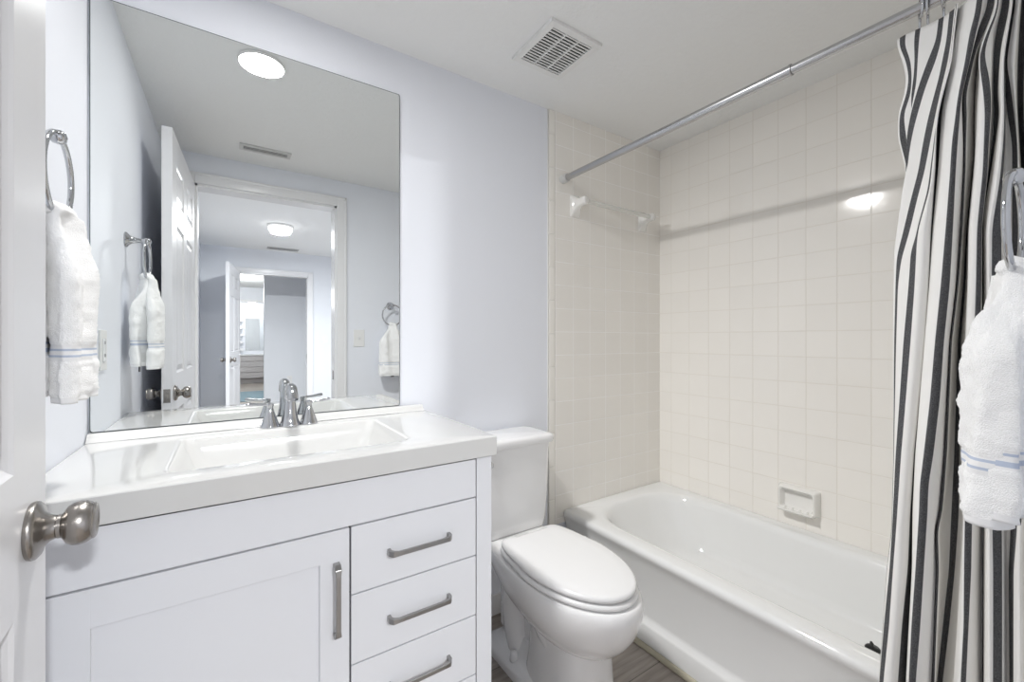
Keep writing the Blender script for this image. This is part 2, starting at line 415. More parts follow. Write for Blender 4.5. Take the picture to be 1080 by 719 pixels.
slab('wall_hall_rear_cap', XL - .1, HX1 + .2, FY - .11, FY, HC, HC + .1, m='hallwall')

t = thing('bathroom_cabinet', 'grey wood drawer cabinet in the farthest room, seen small in the mirror', 'cabinet', (.3, -10.05, 0))
bm = bmesh.new(); box(bm, -.6, .9, -.24, .19, .14, .73); box(bm, -.55, .85, -.2, .12, 0, .14); link('carcass', bm, M['greywood'], t)
bm = bmesh.new(); box(bm, -.62, .92, -.245, .21, .73, .765, bevel=.004); link('worktop', bm, M['top'], t)
for k in range(4):
    bm = bmesh.new(); box(bm, -.58, .88, .19, .206, .16 + .142 * k, .29 + .142 * k, bevel=.003); link('drawer', bm, mat('grey_drawer_front', (.46, .44, .43), .5), t)
bm = bmesh.new(); box(bm, .33, .85, -10.299, -10.285, .86, 1.72, bevel=.003)
tag(link('bathroom_mirror', bm, M['mirror']), 'small far mirror above the grey drawer cabinet', 'mirror')
t = thing('towel_shelf', 'stack of pale wall shelves left of the farthest mirror', 'shelf', (.12, -10.2, .8))
for k in range(5):
    bm = bmesh.new(); box(bm, -.12, .16, -.09, .09, .06 + .19 * k, .12 + .19 * k, bevel=.004); link('shelf', bm, M['trim'], t)
bm = bmesh.new(); box(bm, -.3, .9, -7.9, -6.2, .0, .012, bevel=.004)
tag(link('rug', bm, M['rug']), 'pale teal rug on the floor of the room beyond the hall', 'rug')

# ceiling lights
def ceiling_grille(name, label, cx, cy, z, lx, ly, n, framew, m, rot=0, cross=0, thick=.008, dark=True):
    t = thing(name, label, 'vent', (cx, cy, z)); t.rotation_euler = (0, 0, rot)
    bm = bmesh.new(); a, b, f = lx / 2, ly / 2, framew
    for q in ((-a, a, -b, -b + f), (-a, a, b - f, b), (-a, -a + f, -b + f, b - f), (a - f, a, -b + f, b - f)):
        box(bm, *q, -thick, 0, bevel=.0015)
    link('frame', bm, m, t)
    bm = bmesh.new(); box(bm, -a + f, a - f, -b + f, b - f, -.0012, -.0002); link('backing', bm, M['dark'], t)
    iy = ly - 2 * f
    bm = bmesh.new()
    for k in range(n):
        y = -iy / 2 + iy * (k + .5) / n
        h = iy / n * (.19 if cross else .12)
        box(bm, -a + f, a - f, y - h, y + h, -thick + .001, -thick + .004)
    for c in range(cross):
        x = -a + f + (lx - 2 * f) * (c + 1) / (cross + 1); box(bm, x - .002, x + .002, -b + f, b - f, -thick + .0012, -.0015)
    link('louvre', bm, m, t)
    return t
t = thing('recessed_light', 'round white recessed ceiling light over the sink, seen in the mirror', 'light', (LX, LY, ZC))
bm = bmesh.new(); lathe(bm, [(.066, -.001), (.077, -.001), (.079, -.003), (.076, -.006), (.068, -.008), (.066, -.006)], 48); link('trim_ring', bm, M['plastic'], t, angle=40)
bm = bmesh.new(); lathe(bm, [(.0005, -.007), (.0675, -.007), (.0675, -.002), (.0005, -.002)], 48); link('diffuser', bm, M['lampglass'], t)
t = thing('flush_light', 'round drum ceiling light in the hall beyond the doorway', 'light', (.43, -1.93, HC))
bm = bmesh.new(); lathe(bm, [(.0005, 0), (.118, 0), (.120, -.012), (.112, -.022), (.0005, -.022)], 40); link('lamp_base', bm, M['plastic'], t, angle=40)
bm = bmesh.new(); lathe(bm, [(.0005, -.020), (.105, -.020), (.110, -.030), (.108, -.058), (.095, -.070), (.05, -.076), (.0005, -.077)], 40); link('shade', bm, M['halllamp'], t, smooth=True)

ceiling_grille('exhaust_fan_grille', 'white square exhaust fan grille on the bathroom ceiling', .995, 1.200, ZC, .228, .238, 14, .024, M['plastic'], cross=2, thick=.012)
ceiling_grille('ceiling_vent', 'grey slotted air vent on the ceiling near the bathroom door', .165, .300, ZC, .25, .085, 3, .018, M['ceilvent'])
ceiling_grille('ceiling_vent', 'small grey air vent on the hall ceiling by the far doorway', .57, -3.2, HC, .36, .13, 4, .02, M['greyvent'])

# wall plates
def plate(name, label, loc, rotz, toggle=True, cat='switch'):
    t = thing(name, label, cat, loc); t.rotation_euler = (0, 0, rotz)
    bm = bmesh.new(); box(bm, -.036, .036, 0, .005, -.058, .058, bevel=.0025, seg=3); link('cover_plate', bm, M['plastic'], t)
    bm = bmesh.new()
    if toggle:
        box(bm, -.006, .006, .004, .008, -.012, .012, bevel=.001); box(bm, -.0045, .0045, .006, .017, .000, .010, bevel=.001); link('toggle', bm, M['trim'], t)
    else:
        box(bm, -.0165, .0165, .004, .0075, -.034, .034, bevel=.002)
        r = link('receptacle', bm, M['trim'], t)
        bm = bmesh.new()
        bm.free()
        for s in (-.02, .017):
            for x in (-.006, .004):
                bm = bmesh.new(); box(bm, x, x + .002, .007, .0079, s, s + .009); link('slot', bm, M['dark'], r)
    return t
plate('light_switch', 'white toggle light switch on the wall beside the bathroom doorway', (.735, YF, 1.168), 0)
plate('light_switch', 'white light switch beside the far doorway in the hall', (1.13, FY, 1.16), 0)
plate('wall_outlet', 'white outlet on the bedroom wall seen low through the far doorway', (.78, -4.5, .52), 0, False, 'outlet')
plate('wall_outlet', 'white outlet on the left wall behind the hand towel', (XL, 1.375, 1.13), -PI / 2, False, 'outlet')

# ================================================================== MIRROR
MX0, MX1, MZ0, MZ1 = -.306, .519, .917, 2.063
def mir_ring(y, d): return [(x, y, zz) for x, zz in rrect(MX0 + d, MX1 - d, MZ0 + d, MZ1 - d, .006, 4)]
t = thing('wall_mirror', 'large frameless mirror on the wall above the sink', 'mirror', (0, 0, 0))
bm = bmesh.new(); loft(bm, [mir_ring(YB, 0), mir_ring(YB - .0052, 0)]); link('backing', bm, M['mirroredge'], t)
bm = bmesh.new(); loft(bm, [mir_ring(YB - .0050, .0022), mir_ring(YB - .0058, .0022)]); link('glass', bm, M['mirror'], t)

# ================================================================== VANITY
CT = .896; CX0, CX1, CY0 = XL + .002, .612, .991
BX0, BX1, BY0, BY1 = -.105, .395, 1.088, 1.428
def vanity():
    t = thing('vanity_cabinet', 'white shaker vanity cabinet with one door and four drawers', 'cabinet', (.15, 1.26, 0))
    P = Matrix.Translation((-.15, -1.26, 0))
    def part(name, bm, m, par=t, **k):
        if par is t: bmesh.ops.transform(bm, matrix=P, verts=bm.verts[:])
        return link(name, bm, m, par, **k)
    x0, x1, y0 = -.305, .600, 1.020
    zt = CT - .052
    bm = bmesh.new()
    box(bm, x0, x0 + .018, y0, YB - .004, .0, zt); box(bm, x1 - .018, x1, y0, YB - .004, 0, zt)
    box(bm, x0, x1, y0 + .012, y0 + .03, .10, zt - .001); box(bm, x0, x1, y0, YB - .004, .095, .11)
    box(bm, x0 + .02, x1 - .02, y0 + .06, y0 + .075, .0, .10)
    part('carcass', bm, M['cab'])
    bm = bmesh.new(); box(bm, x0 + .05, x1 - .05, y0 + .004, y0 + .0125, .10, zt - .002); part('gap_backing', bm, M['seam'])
    for a, b in ((x0, -.265), (.5535, x1)):
        bm = bmesh.new(); box(bm, a, b, y0 - .018, y0 + .03, 0, zt - .003, bevel=.0015); part('stile', bm, M['cab'])
    yf = y0 - .018
    bm = bmesh.new(); box(bm, -.262, .5505, yf, y0, EYE - .4245, EYE - .324, bevel=.0012); part('top_rail', bm, M['cab'])
    # shaker door
    a, b, z0, z1 = -.262, .2245, .115, EYE - .4285
    bm = bmesh.new(); st = .062
    box(bm, a, a + st, yf, y0, z0, z1, bevel=.0012); box(bm, b - st, b, yf, y0, z0, z1, bevel=.0012)
    box(bm, a + st - .001, b - st + .001, yf, y0, z1 - .068, z1, bevel=.0012); box(bm, a + st - .001, b - st + .001, yf, y0, z0, z0 + .068, bevel=.0012)
    d = part('door', bm, M['cab'])
    bm = bmesh.new(); box(bm, a + st - .002, b - st + .002, yf + .0075, y0, z0 + .066, z1 - .066)
    bmesh.ops.transform(bm, matrix=P, verts=bm.verts[:]); link('door_panel', bm, M['cab'], d)
    def handle(par, cx, cz, L, vert):
        bm = bmesh.new()
        h = L / 2; out = .024
        p = [(-h, 0), (-h, -out * .55), (-h + .006, -out * .9), (-h + .018, -out), (0, -out), (h - .018, -out), (h - .006, -out * .9), (h, -out * .55), (h, 0)]
        # flat bar: rectangular section swept in local (s, depth)
        rings = []
        n = len(p)
        for i, (s_, dpt) in enumerate(p):
            a_ = p[max(i - 1, 0)]; b_ = p[min(i + 1, n - 1)]
            tx, ty = b_[0] - a_[0], b_[1] - a_[1]; l = math.hypot(tx, ty); nx, ny = -ty / l, tx / l
            wd = .0052 if 2 < i < n - 3 else .0068; th = .0032 if 2 < i < n - 3 else .0042
            rings.append([(s_ + nx * th * u, dpt + ny * th * u, wd * v) for u, v in ((1, 1), (-1, 1), (-1, -1), (1, -1))])
        for r in rings:
            for k in range(4):
                s_, dpt, wv = r[k]
                r[k] = (cx + wv, yf + dpt, cz + s_) if vert else (cx + s_, yf + dpt, cz + wv)
        loft(bm, rings)
        bmesh.ops.bevel(bm, geom=[e for e in bm.edges], offset=.0009, segments=1, affect='EDGES')
        bmesh.ops.transform(bm, matrix=P, verts=bm.verts[:]); link('handle', bm, M['pewter'], par)
    handle(d, .1965, EYE - .580, .155, True)
    zs = [EYE - .4285, EYE - .585, EYE - .745, EYE - .905, .112]
    for k in range(4):
        bm = bmesh.new(); box(bm, .2285, .5505, yf, y0, zs[k + 1] + .0035, zs[k] - (0 if k == 0 else 0), bevel=.0012)
        dr = part('drawer', bm, M['cab']); handle(dr, .392, (zs[k] + zs[k + 1]) / 2 + (.0 if k < 3 else 0), .155, False)
    # counter top with integral basin
    t2 = thing('washbasin', 'glossy white vanity top with an integral rectangular basin', 'sink', (.15, 1.26, CT))
    P2 = Matrix.Translation((-.15, -1.26, -CT))
    bm = bmesh.new()
    def R4(x0, x1, y0, y1, z, r, n=6): return [(x, y, z) for x, y in rrect(x0, x1, y0, y1, r, n)]
    zb = CT
    rings = [R4(CX0, CX1, CY0, YB - .003, CT - .052, .004), R4(CX0, CX1, CY0, YB - .003, CT - .003, .004), R4(CX0 + .0015, CX1 - .0015, CY0 + .0015, YB - .0045, CT - .0008, .004),
             R4(CX0 + .004, CX1 - .004, CY0 + .004, YB - .006, CT, .004),
             R4(BX0 - .012, BX1 + .012, BY0 - .012, BY1 + .012, CT, .030), R4(BX0 - .004, BX1 + .004, BY0 - .004, BY1 + .004, CT - .0015, .028),
             R4(BX0, BX1, BY0, BY1, CT - .005, .026), R4(BX0 + .010, BX1 - .010, BY0 + .010, BY1 - .008, CT - .030, .03),
             R4(BX0 + .035, BX1 - .035, BY0 + .045, BY1 - .020, CT - .085, .04), R4(BX0 + .055, BX1 - .055, BY0 + .065, BY1 - .035, CT - .103, .04),
             R4(BX0 + .09, BX1 - .09, BY0 + .095, BY1 - .06, CT - .110, .04), R4(.115, .175, 1.235, 1.295, CT - .113, .025)]
    loft(bm, rings, cap=False)
    bm.faces.new([bm.verts.new(p) for p in R4(.115, .175, 1.235, 1.295, CT - .113, .025)])
    bmesh.ops.remove_doubles(bm, verts=bm.verts[:], dist=1e-5)
    bmesh.ops.transform(bm, matrix=P2, verts=bm.verts[:]); link('worktop', bm, M['top'], t2, angle=30)
    bm = bmesh.new()
    prof = [(YB - .0095, .0005), (YB - .040, .0005), (YB - .034, .004), (YB - .028, .012), (YB - .022, .0185), (YB - .016, .0205), (YB - .0095, .0205)]
    loft(bm, [[(x, y, CT + h) for y, h in prof] for x in (CX0 + .001, CX1 - .012)])
    bmesh.ops.transform(bm, matrix=P2, verts=bm.verts[:]); link('back_lip', bm, M['top'], t2, angle=50)
    bm = bmesh.new(); lathe(bm, [(.0005, .001), (.02, .001), (.024, .003), (.024, 0), (.0005, 0)][::-1], 28, Matrix.Translation((.145, 1.265, CT - .1125)))
    lathe(bm, [(.0005, .009), (.012, .008), (.015, .004), (.015, .001), (.0005, .001)], 24, Matrix.Translation((.145, 1.265, CT - .1125)))
    bmesh.ops.transform(bm, matrix=P2, verts=bm.verts[:]); link('drain', bm, M['chrome'], t2, smooth=True)
vanity()

# ------------------------------------------------------------------ faucet
t = thing('faucet', 'chrome two-handle faucet with a gooseneck spout behind the basin', 'faucet', (.152, 1.462, CT + .0003))
bm = bmesh.new()
lathe(bm, [(.0005, 0), (.0285, 0), (.029, .004), (.0275, .007), (.0235, .020), (.0195, .040), (.0175, .060), (.0165, .072)], 32)
path = catmull([(0, 0, .060), (0, -.001, .085), (0, -.008, .104), (0, -.026, .117), (0, -.050, .116), (0, -.070, .102), (0, -.078, .088)], 6)
n = len(path); tube(bm, path, [.0165 - .0025 * (i / n) for i in range(n)], 20)
link('spout', bm, M['chrome'], t, angle=50)
for s in (-1, 1):
    bm = bmesh.new()
    lathe(bm, [(.0005, 0), (.0265, 0), (.027, .004), (.0255, .007), (.0205, .020), (.0145, .038), (.0100, .052), (.0085, .060), (.0105, .065), (.0100, .071), (.0005, .074)], 30, Matrix.Translation((s * .053, .003, 0)))
    h = link('handle', bm, M['chrome'], t, angle=50)
    bm = bmesh.new()
    pth = catmull([(s * .045, .003, .068), (s * .066, .001, .069), (s * .090, -.002, .071), (s * .114, -.006, .074)], 5)
    tube(bm, pth, [.0046, .0046, .0045, .0044, .0043, .0043, .0043, .0043, .0044, .0046, .0049, .0052, .0055, .0057, .0056, .0040], 12)
    link('lever', bm, M['chrome'], h, angle=50)

# ================================================================== TOILET
TC = .925
def egg(cx, yf, yb, ym, W, z, nb=3.0, nf=2.05, n=56, wb=1.0):
    out = []
    for i in range(n):
        a = 2 * PI * i / n; c, s = math.cos(a), math.sin(a)
        if s >= 0:   # towards the back (+y)
            x = math.copysign(abs(c) ** (2 / nb), c) * W; y = ym + (yb - ym) * abs(s) ** (2 / nb)
            k = (y - ym) / (yb - ym); x *= 1 - (1 - wb) * k ** 1.5
        else:
            x = math.copysign(abs(c) ** (2 / nf), c) * W; y = ym - (ym - yf) * abs(s) ** (2 / nf)
        out.append((cx + x, y, z))
    return out
t = thing('toilet', 'white two-piece toilet with closed lid between the vanity and bathtub', 'toilet', (TC, 1.15, 0))
PT = Matrix.Translation((-TC, -1.15, 0))
def tp(name, bm, m, par=None, **k):
    bmesh.ops.transform(bm, matrix=PT, verts=bm.verts[:]); return link(name, bm, m, par or t, **k)
bm = bmesh.new()
E = lambda yf, yb, ym, W, z, **k: egg(TC, yf, yb, ym, W, z, **k)
rings = [E(.925, 1.15, 1.05, .060, .205, nb=2.6), E(.895, 1.19, 1.05, .088, .212, nb=2.6), E(.862, 1.24, 1.05, .114, .232, nb=2.6), E(.826, 1.30, 1.05, .140, .265, nb=2.6),
         E(.799, 1.36, 1.06, .158, .305, nb=2.8), E(.784, 1.40, 1.06, .168, .345, nb=2.9), E(.779, 1.42, 1.06, .170, .375, nb=3),
         E(.783, 1.43, 1.06, .169, .395, nb=3), E(.790, 1.43, 1.06, .163, .406, nb=3), E(.80, 1.42, 1.06, .15, .408, nb=3)]
loft(bm, rings)
box(bm, TC - .118, TC + .118, 1.255, 1.475, .335, .400, bevel=.02, seg=4)
b = tp('bowl', bm, M['porcelain'], smooth=False, angle=50)
mod = b.modifiers.new('sub', 'SUBSURF'); mod.levels = 1; mod.render_levels = 1
bm = bmesh.new()
loft(bm, [E(.886, 1.20, 1.02, .112, .000, nb=4, nf=2.7), E(.886, 1.20, 1.02, .112, .010, nb=4, nf=2.7), E(.892, 1.20, 1.02, .105, .035, nb=4, nf=2.7), E(.900, 1.19, 1.02, .098, .10, nb=4, nf=2.7), E(.904, 1.18, 1.02, .094, .18, nb=4, nf=2.6), E(.904, 1.18, 1.02, .094, .245, nb=4, nf=2.6)])
tp('pedestal', bm, M['porcelain'], angle=50)
bm = bmesh.new()
loft(bm, [[(x, y, z) for x, y in rrect(TC - w, TC + w, 1.02, yb, .05, 7)] for w, yb, z in ((.128, 1.405, 0), (.129, 1.406, .022), (.122, 1.40, .036), (.100, 1.385, .044), (.080, 1.36, .058), (.060, 1.34, .10))])
box(bm, TC - .052, TC + .052, 1.08, 1.40, .05, .36, bevel=.03, seg=4)
tp('foot', bm, M['porcelain'], angle=50)
bm = bmesh.new()
for s in (-1, 1):
    pth = catmull([(TC + s * .045, 1.00, .155), (TC + s * .052, 1.07, .20), (TC + s * .058, 1.14, .275), (TC + s * .060, 1.20, .295), (TC + s * .060, 1.26, .26), (TC + s * .056, 1.28, .18), (TC + s * .052, 1.27, .09), (TC + s * .05, 1.25, .03)], 7)
    n = len(pth); tube(bm, pth, [.040 + .012 * math.sin(PI * i / n) for i in range(n)], 20)
tp('trapway', bm, M['porcelain'], smooth=False, angle=50)
for s in (-1, 1):
    bm = bmesh.new(); lathe(bm, [(.015, -.004), (.0145, .010), (.012, .024), (.009, .031), (.0005, .033)], 20, Matrix.Translation((TC + s * .100, 1.225, .040)))
    tp('bolt_cap', bm, M['seatplastic'], smooth=True)
# seat ring and lid
def stack(name, z0, th, grow, dome=0.0, m='seatplastic', hole=False):
    bm = bmesh.new(); g = grow
    def ER(d, z): return E(.803 - g + d, 1.284 - min(d, .03), 1.07, .160 + g - d, z, nb=11.0, nf=2.0, n=96, wb=.80)
    r = [ER(.012, z0), ER(.003, z0 + .001), ER(0, z0 + .005), ER(0, z0 + th * .55), ER(.003, z0 + th * .85), ER(.010, z0 + th), ER(.045, z0 + th + dome * .55), ER(.10, z0 + th + dome)]
    loft(bm, r); return tp(name, bm, M[m], smooth=False, angle=60)
stack('seat', .409, .016, .006)
stack('lid', .428, .018, .000, .004)
for s in (-1, 1):
    bm = bmesh.new(); box(bm, TC + s * .07 - .022, TC + s * .07 + .022, 1.272, 1.302, .405, .428, bevel=.008, seg=3); tp('hinge', bm, M['seatplastic'], angle=40)
# tank
TK = .915
def tk(hw, y0, y1, z, r=.03, bow=.008):
    out = []
    for x, y in rrect(TK - hw, TK + hw, y0, y1, r, 6):
        if y < (y0 + y1) / 2: y -= bow * (1 - ((x - TK) / hw) ** 2)
        out.append((x, y, z))
    return out
bm = bmesh.new()
loft(bm, [tk(.145, 1.365, 1.495, .398), tk(.156, 1.352, 1.505, .412), tk(.160, 1.346, 1.510, .45), tk(.166, 1.340, 1.514, .60), tk(.170, 1.336, 1.516, .746), tk(.168, 1.338, 1.514, .748)])
tank = tp('tank', bm, M['porcelain'], smooth=False, angle=45)
bm = bmesh.new()
loft(bm, [tk(.172, 1.334, 1.518, .747), tk(.180, 1.325, 1.521, .750), tk(.183, 1.322, 1.522, .758), tk(.182, 1.323, 1.522, .774), tk(.177, 1.328, 1.518, .780), tk(.160, 1.345, 1.505, .7825)])
tp('tank_lid', bm, M['porcelain'], smooth=False, angle=45)
bm = bmesh.new()
lathe(bm, [(.0005, 0), (.013, 0), (.013, .006), (.008, .010), (.0005, .012)], 20, axis_mtx((TK - .125, 1.330, .70), (0, -1, 0)))
tube(bm, catmull([(TK - .125, 1.320, .70), (TK - .15, 1.314, .698), (TK - .185, 1.312, .692)], 5), .0055, 10)
tp('flush_lever', bm, M['chrome'], angle=50)

# ================================================================== BATHTUB
RIM = .359
TXO = 1.302
def tub():
    t = thing('bathtub', 'white alcove bathtub along the cream tiled wall', 'bathtub', (1.66, .79, 0))
    P = Matrix.Translation((-1.66, -.79, 0))
    Y0, Y1 = YF + .009, YB - .010
    XO = XR - .002
    bm = bmesh.new()
    n = 10
    def RR(x0, x1, y0, y1, z, r): return [(x, y, z) for x, y in rrect(x0, x1, y0, y1, r, n)]
    ix0, ix1, iy0, iy1 = 1.392, 1.945, .16, 1.436
    rings = [RR(TXO, XO, Y0, Y1, .002, .004), RR(TXO, XO, Y0, Y1, .078, .004), RR(TXO + .004, XO, Y0, Y1, .086, .004), RR(TXO + .016, XO, Y0, Y1, .095, .004), RR(TXO + .019, XO, Y0, Y1, .11, .004),
             RR(TXO + .017, XO, Y0, Y1, RIM - .07, .004), RR(TXO + .006, XO, Y0, Y1, RIM - .035, .004), RR(TXO + .001, XO, Y0, Y1, RIM - .024, .004), RR(TXO + .001, XO, Y0, Y1, RIM - .014, .004),
             RR(TXO + .007, XO, Y0, Y1, RIM - .004, .005), RR(TXO + .018, XO, Y0, Y1, RIM, .006),
             RR(ix0 - .022, ix1 + .02, iy0 - .022, iy1 + .02, RIM, .20), RR(ix0 - .010, ix1 + .009, iy0 - .010, iy1 + .009, RIM - .003, .20),
             RR(ix0, ix1, iy0, iy1, RIM - .012, .20), RR(ix0 + .010, ix1 - .006, iy0 + .006, iy1 - .012, RIM - .035, .20),
             RR(ix0 + .028, ix1 - .018, iy0 + .015, iy1 - .055, .24, .19), RR(ix0 + .042, ix1 - .030, iy0 + .025, iy1 - .11, .165, .17),
             RR(ix0 + .050, ix1 - .038, iy0 + .035, iy1 - .14, .137, .16), RR(ix0 + .066, ix1 - .054, iy0 + .05, iy1 - .17, .121, .14), RR(ix0 + .095, ix1 - .085, iy0 + .08, iy1 - .22, .116, .12), RR(ix0 + .18, ix1 - .16, iy0 + .15, iy1 - .30, .114, .09)]
    loft(bm, rings, cap=False)
    bm.faces.new([bm.verts.new(p) for p in rings[-1]]); bmesh.ops.remove_doubles(bm, verts=bm.verts[:], dist=1e-5)
    bmesh.ops.transform(bm, matrix=P, verts=bm.verts[:])
    link('tub_shell', bm, M['tub'], t, smooth=False, angle=42)
    bm = bmesh.new()
    lathe(bm, [(.0005, 0), (.034, 0), (.036, .003), (.030, .004), (.0005, .003)], 28, Matrix.Translation((1.67, .40, .114)))
    bmesh.ops.transform(bm, matrix=P, verts=bm.verts[:]); link('drain', bm, M['chrome'], t, angle=50)
tub()

bm = bmesh.new()
lathe(bm, [(.0005, 0), (.021, 0), (.022, .003), (.019, .008), (.013, .011), (.0005, .012)], 28)
tube(bm, catmull([(-.010, -.004, .010), (-.006, .002, .019), (.006, .006, .019), (.014, .004, .009)], 6), .0035, 10)
o = tag(link('tub_stopper', bm, M['black'], angle=50), 'small black rubber stopper on the tub bottom, peeking over the rim', 'stopper')
o.location = (1.800, .508, .1165)

# ------------------------------------------------------------------ soap dish on the long wall
t = thing('soap_dish', 'recessed white ceramic soap dish on the long tiled wall', 'soap dish', (XR, .816, .480))
bm = bmesh.new()
hw, hh = .078, .054
def SR(x, w, h, r, dz=0): return [(x, y, z + dz) for y, z in rrect(-w, w, -h, h, r, 5)]
# outer body from the wall, front rim, hollow back in
rings = [SR(0, hw, hh, .006), SR(-.006, hw, hh, .008), SR(-.024, hw - .005, hh - .004, .009), SR(-.033, hw - .008, hh - .006, .010), SR(-.036, hw - .012, hh - .010, .010),
         SR(-.033, hw - .017, hh - .015, .010), SR(-.008, hw - .021, hh - .019, .010), SR(-.005, hw - .026, hh - .024, .010)]
loft(bm, rings, cap=False)
bm.faces.new([bm.verts.new(p) for p in rings[-1]]); bmesh.ops.remove_doubles(bm, verts=bm.verts[:], dist=1e-5)
link('dish_body', bm, M['ceramic'], t, angle=50)
bm = bmesh.new()
pr = [(0, -.034), (0, -.050), (-.024, -.056), (-.046, -.052), (-.055, -.044), (-.054, -.037), (-.049, -.038), (-.042, -.043), (-.012, -.043)]
loft(bm, [[(x, y, z) for x, z in pr] for y in (-.066, -.062, .062, .066)])
link('tray', bm, M['ceramic'], t, angle=40)
for k in range(4):
    bm = bmesh.new(); y = -.042 + .028 * k
    box(bm, -.040, -.012, y - .004, y + .004, -.044, -.037, bevel=.002); link('rib', bm, M['ceramic'], t)

# ------------------------------------------------------------------ ceramic towel bar on the end wall
t = thing('towel_bar', 'white ceramic post towel bar with clear rod on the end wall tiles', 'towel bar', (1.62, YB - .008, EYE + .636))
for x in (-.243, .243):
    bm = bmesh.new()
    def sq(y, w, h, r, dz=0): return [(x + a, y, b + dz) for a, b in rrect(-w, w, -h, h, r, 5)]
    loft(bm, [sq(0, .029, .052, .006), sq(-.006, .029, .052, .010), sq(-.014, .024, .040, .012, .003), sq(-.028, .017, .026, .012, .008), sq(-.045, .014, .020, .0125, .011), sq(-.062, .0165, .020, .0145, .012), sq(-.078, .016, .019, .014, .012), sq(-.083, .012, .014, .011, .012)])
    link('post', bm, M['ceramic'], t, angle=55)
bm = bmesh.new(); tube(bm, [(-.240, -.064, .012), (.240, -.064, .012)], .0105, 18)
link('rod', bm, M['acrylic'], t, smooth=False, angle=50)

# ================================================================== SHOWER ROD, RINGS, CURTAIN
RX, RZ = 1.300, EYE + .750
t = thing('shower_rod', 'chrome telescoping shower curtain rod across the tub', 'curtain rod', (RX, .79, RZ))
def lt(bm): bmesh.ops.transform(bm, matrix=Matrix.Translation((-RX, -.79, -RZ)), verts=bm.verts[:]); return bm
YJ = .545
bm = bmesh.new(); lathe(bm, [(.0005, 0), (.0142, 0), (.0142, YB - .03 - YJ), (.0005, YB - .03 - YJ)], 28, axis_mtx((RX, YJ, RZ), (0, 1, 0))); lathe(bm, [(.0142, 0), (.0158, .001), (.0158, .005), (.0142, .006)], 28, axis_mtx((RX, YJ - .001, RZ), (0, 1, 0)), cap=False)
link('outer_tube', lt(bm), M['steel'], t, angle=40)
bm = bmesh.new(); lathe(bm, [(.0005, 0), (.0125, 0), (.0125, YJ - YF - .02), (.0005, YJ - YF - .02)], 28, axis_mtx((RX, YF + .03, RZ), (0, 1, 0)))
link('inner_tube', lt(bm), M['steel'], t, angle=40)
for y, d in ((YB - .009, -1), (YF + .009, 1)):
    bm = bmesh.new(); lathe(bm, [(.0005, 0), (.0205, 0), (.0210, .006), (.0195, .026), (.0185, .036), (.0142, .037)], 28, axis_mtx((RX, y, RZ), (0, d, 0)))
    link('end_cap', lt(bm), mat('end_cap_grey', (.55, .55, .54), .35), t, angle=40)

KX = 1.209
sa, ca = math.sin(YAW), math.cos(YAW)
def sight(px, py, X):
    k = (px - 540) / FPX; s = X / (sa + ca * k)
    return s * (ca - sa * k), EYE + s * (357.5 - py) / FPX
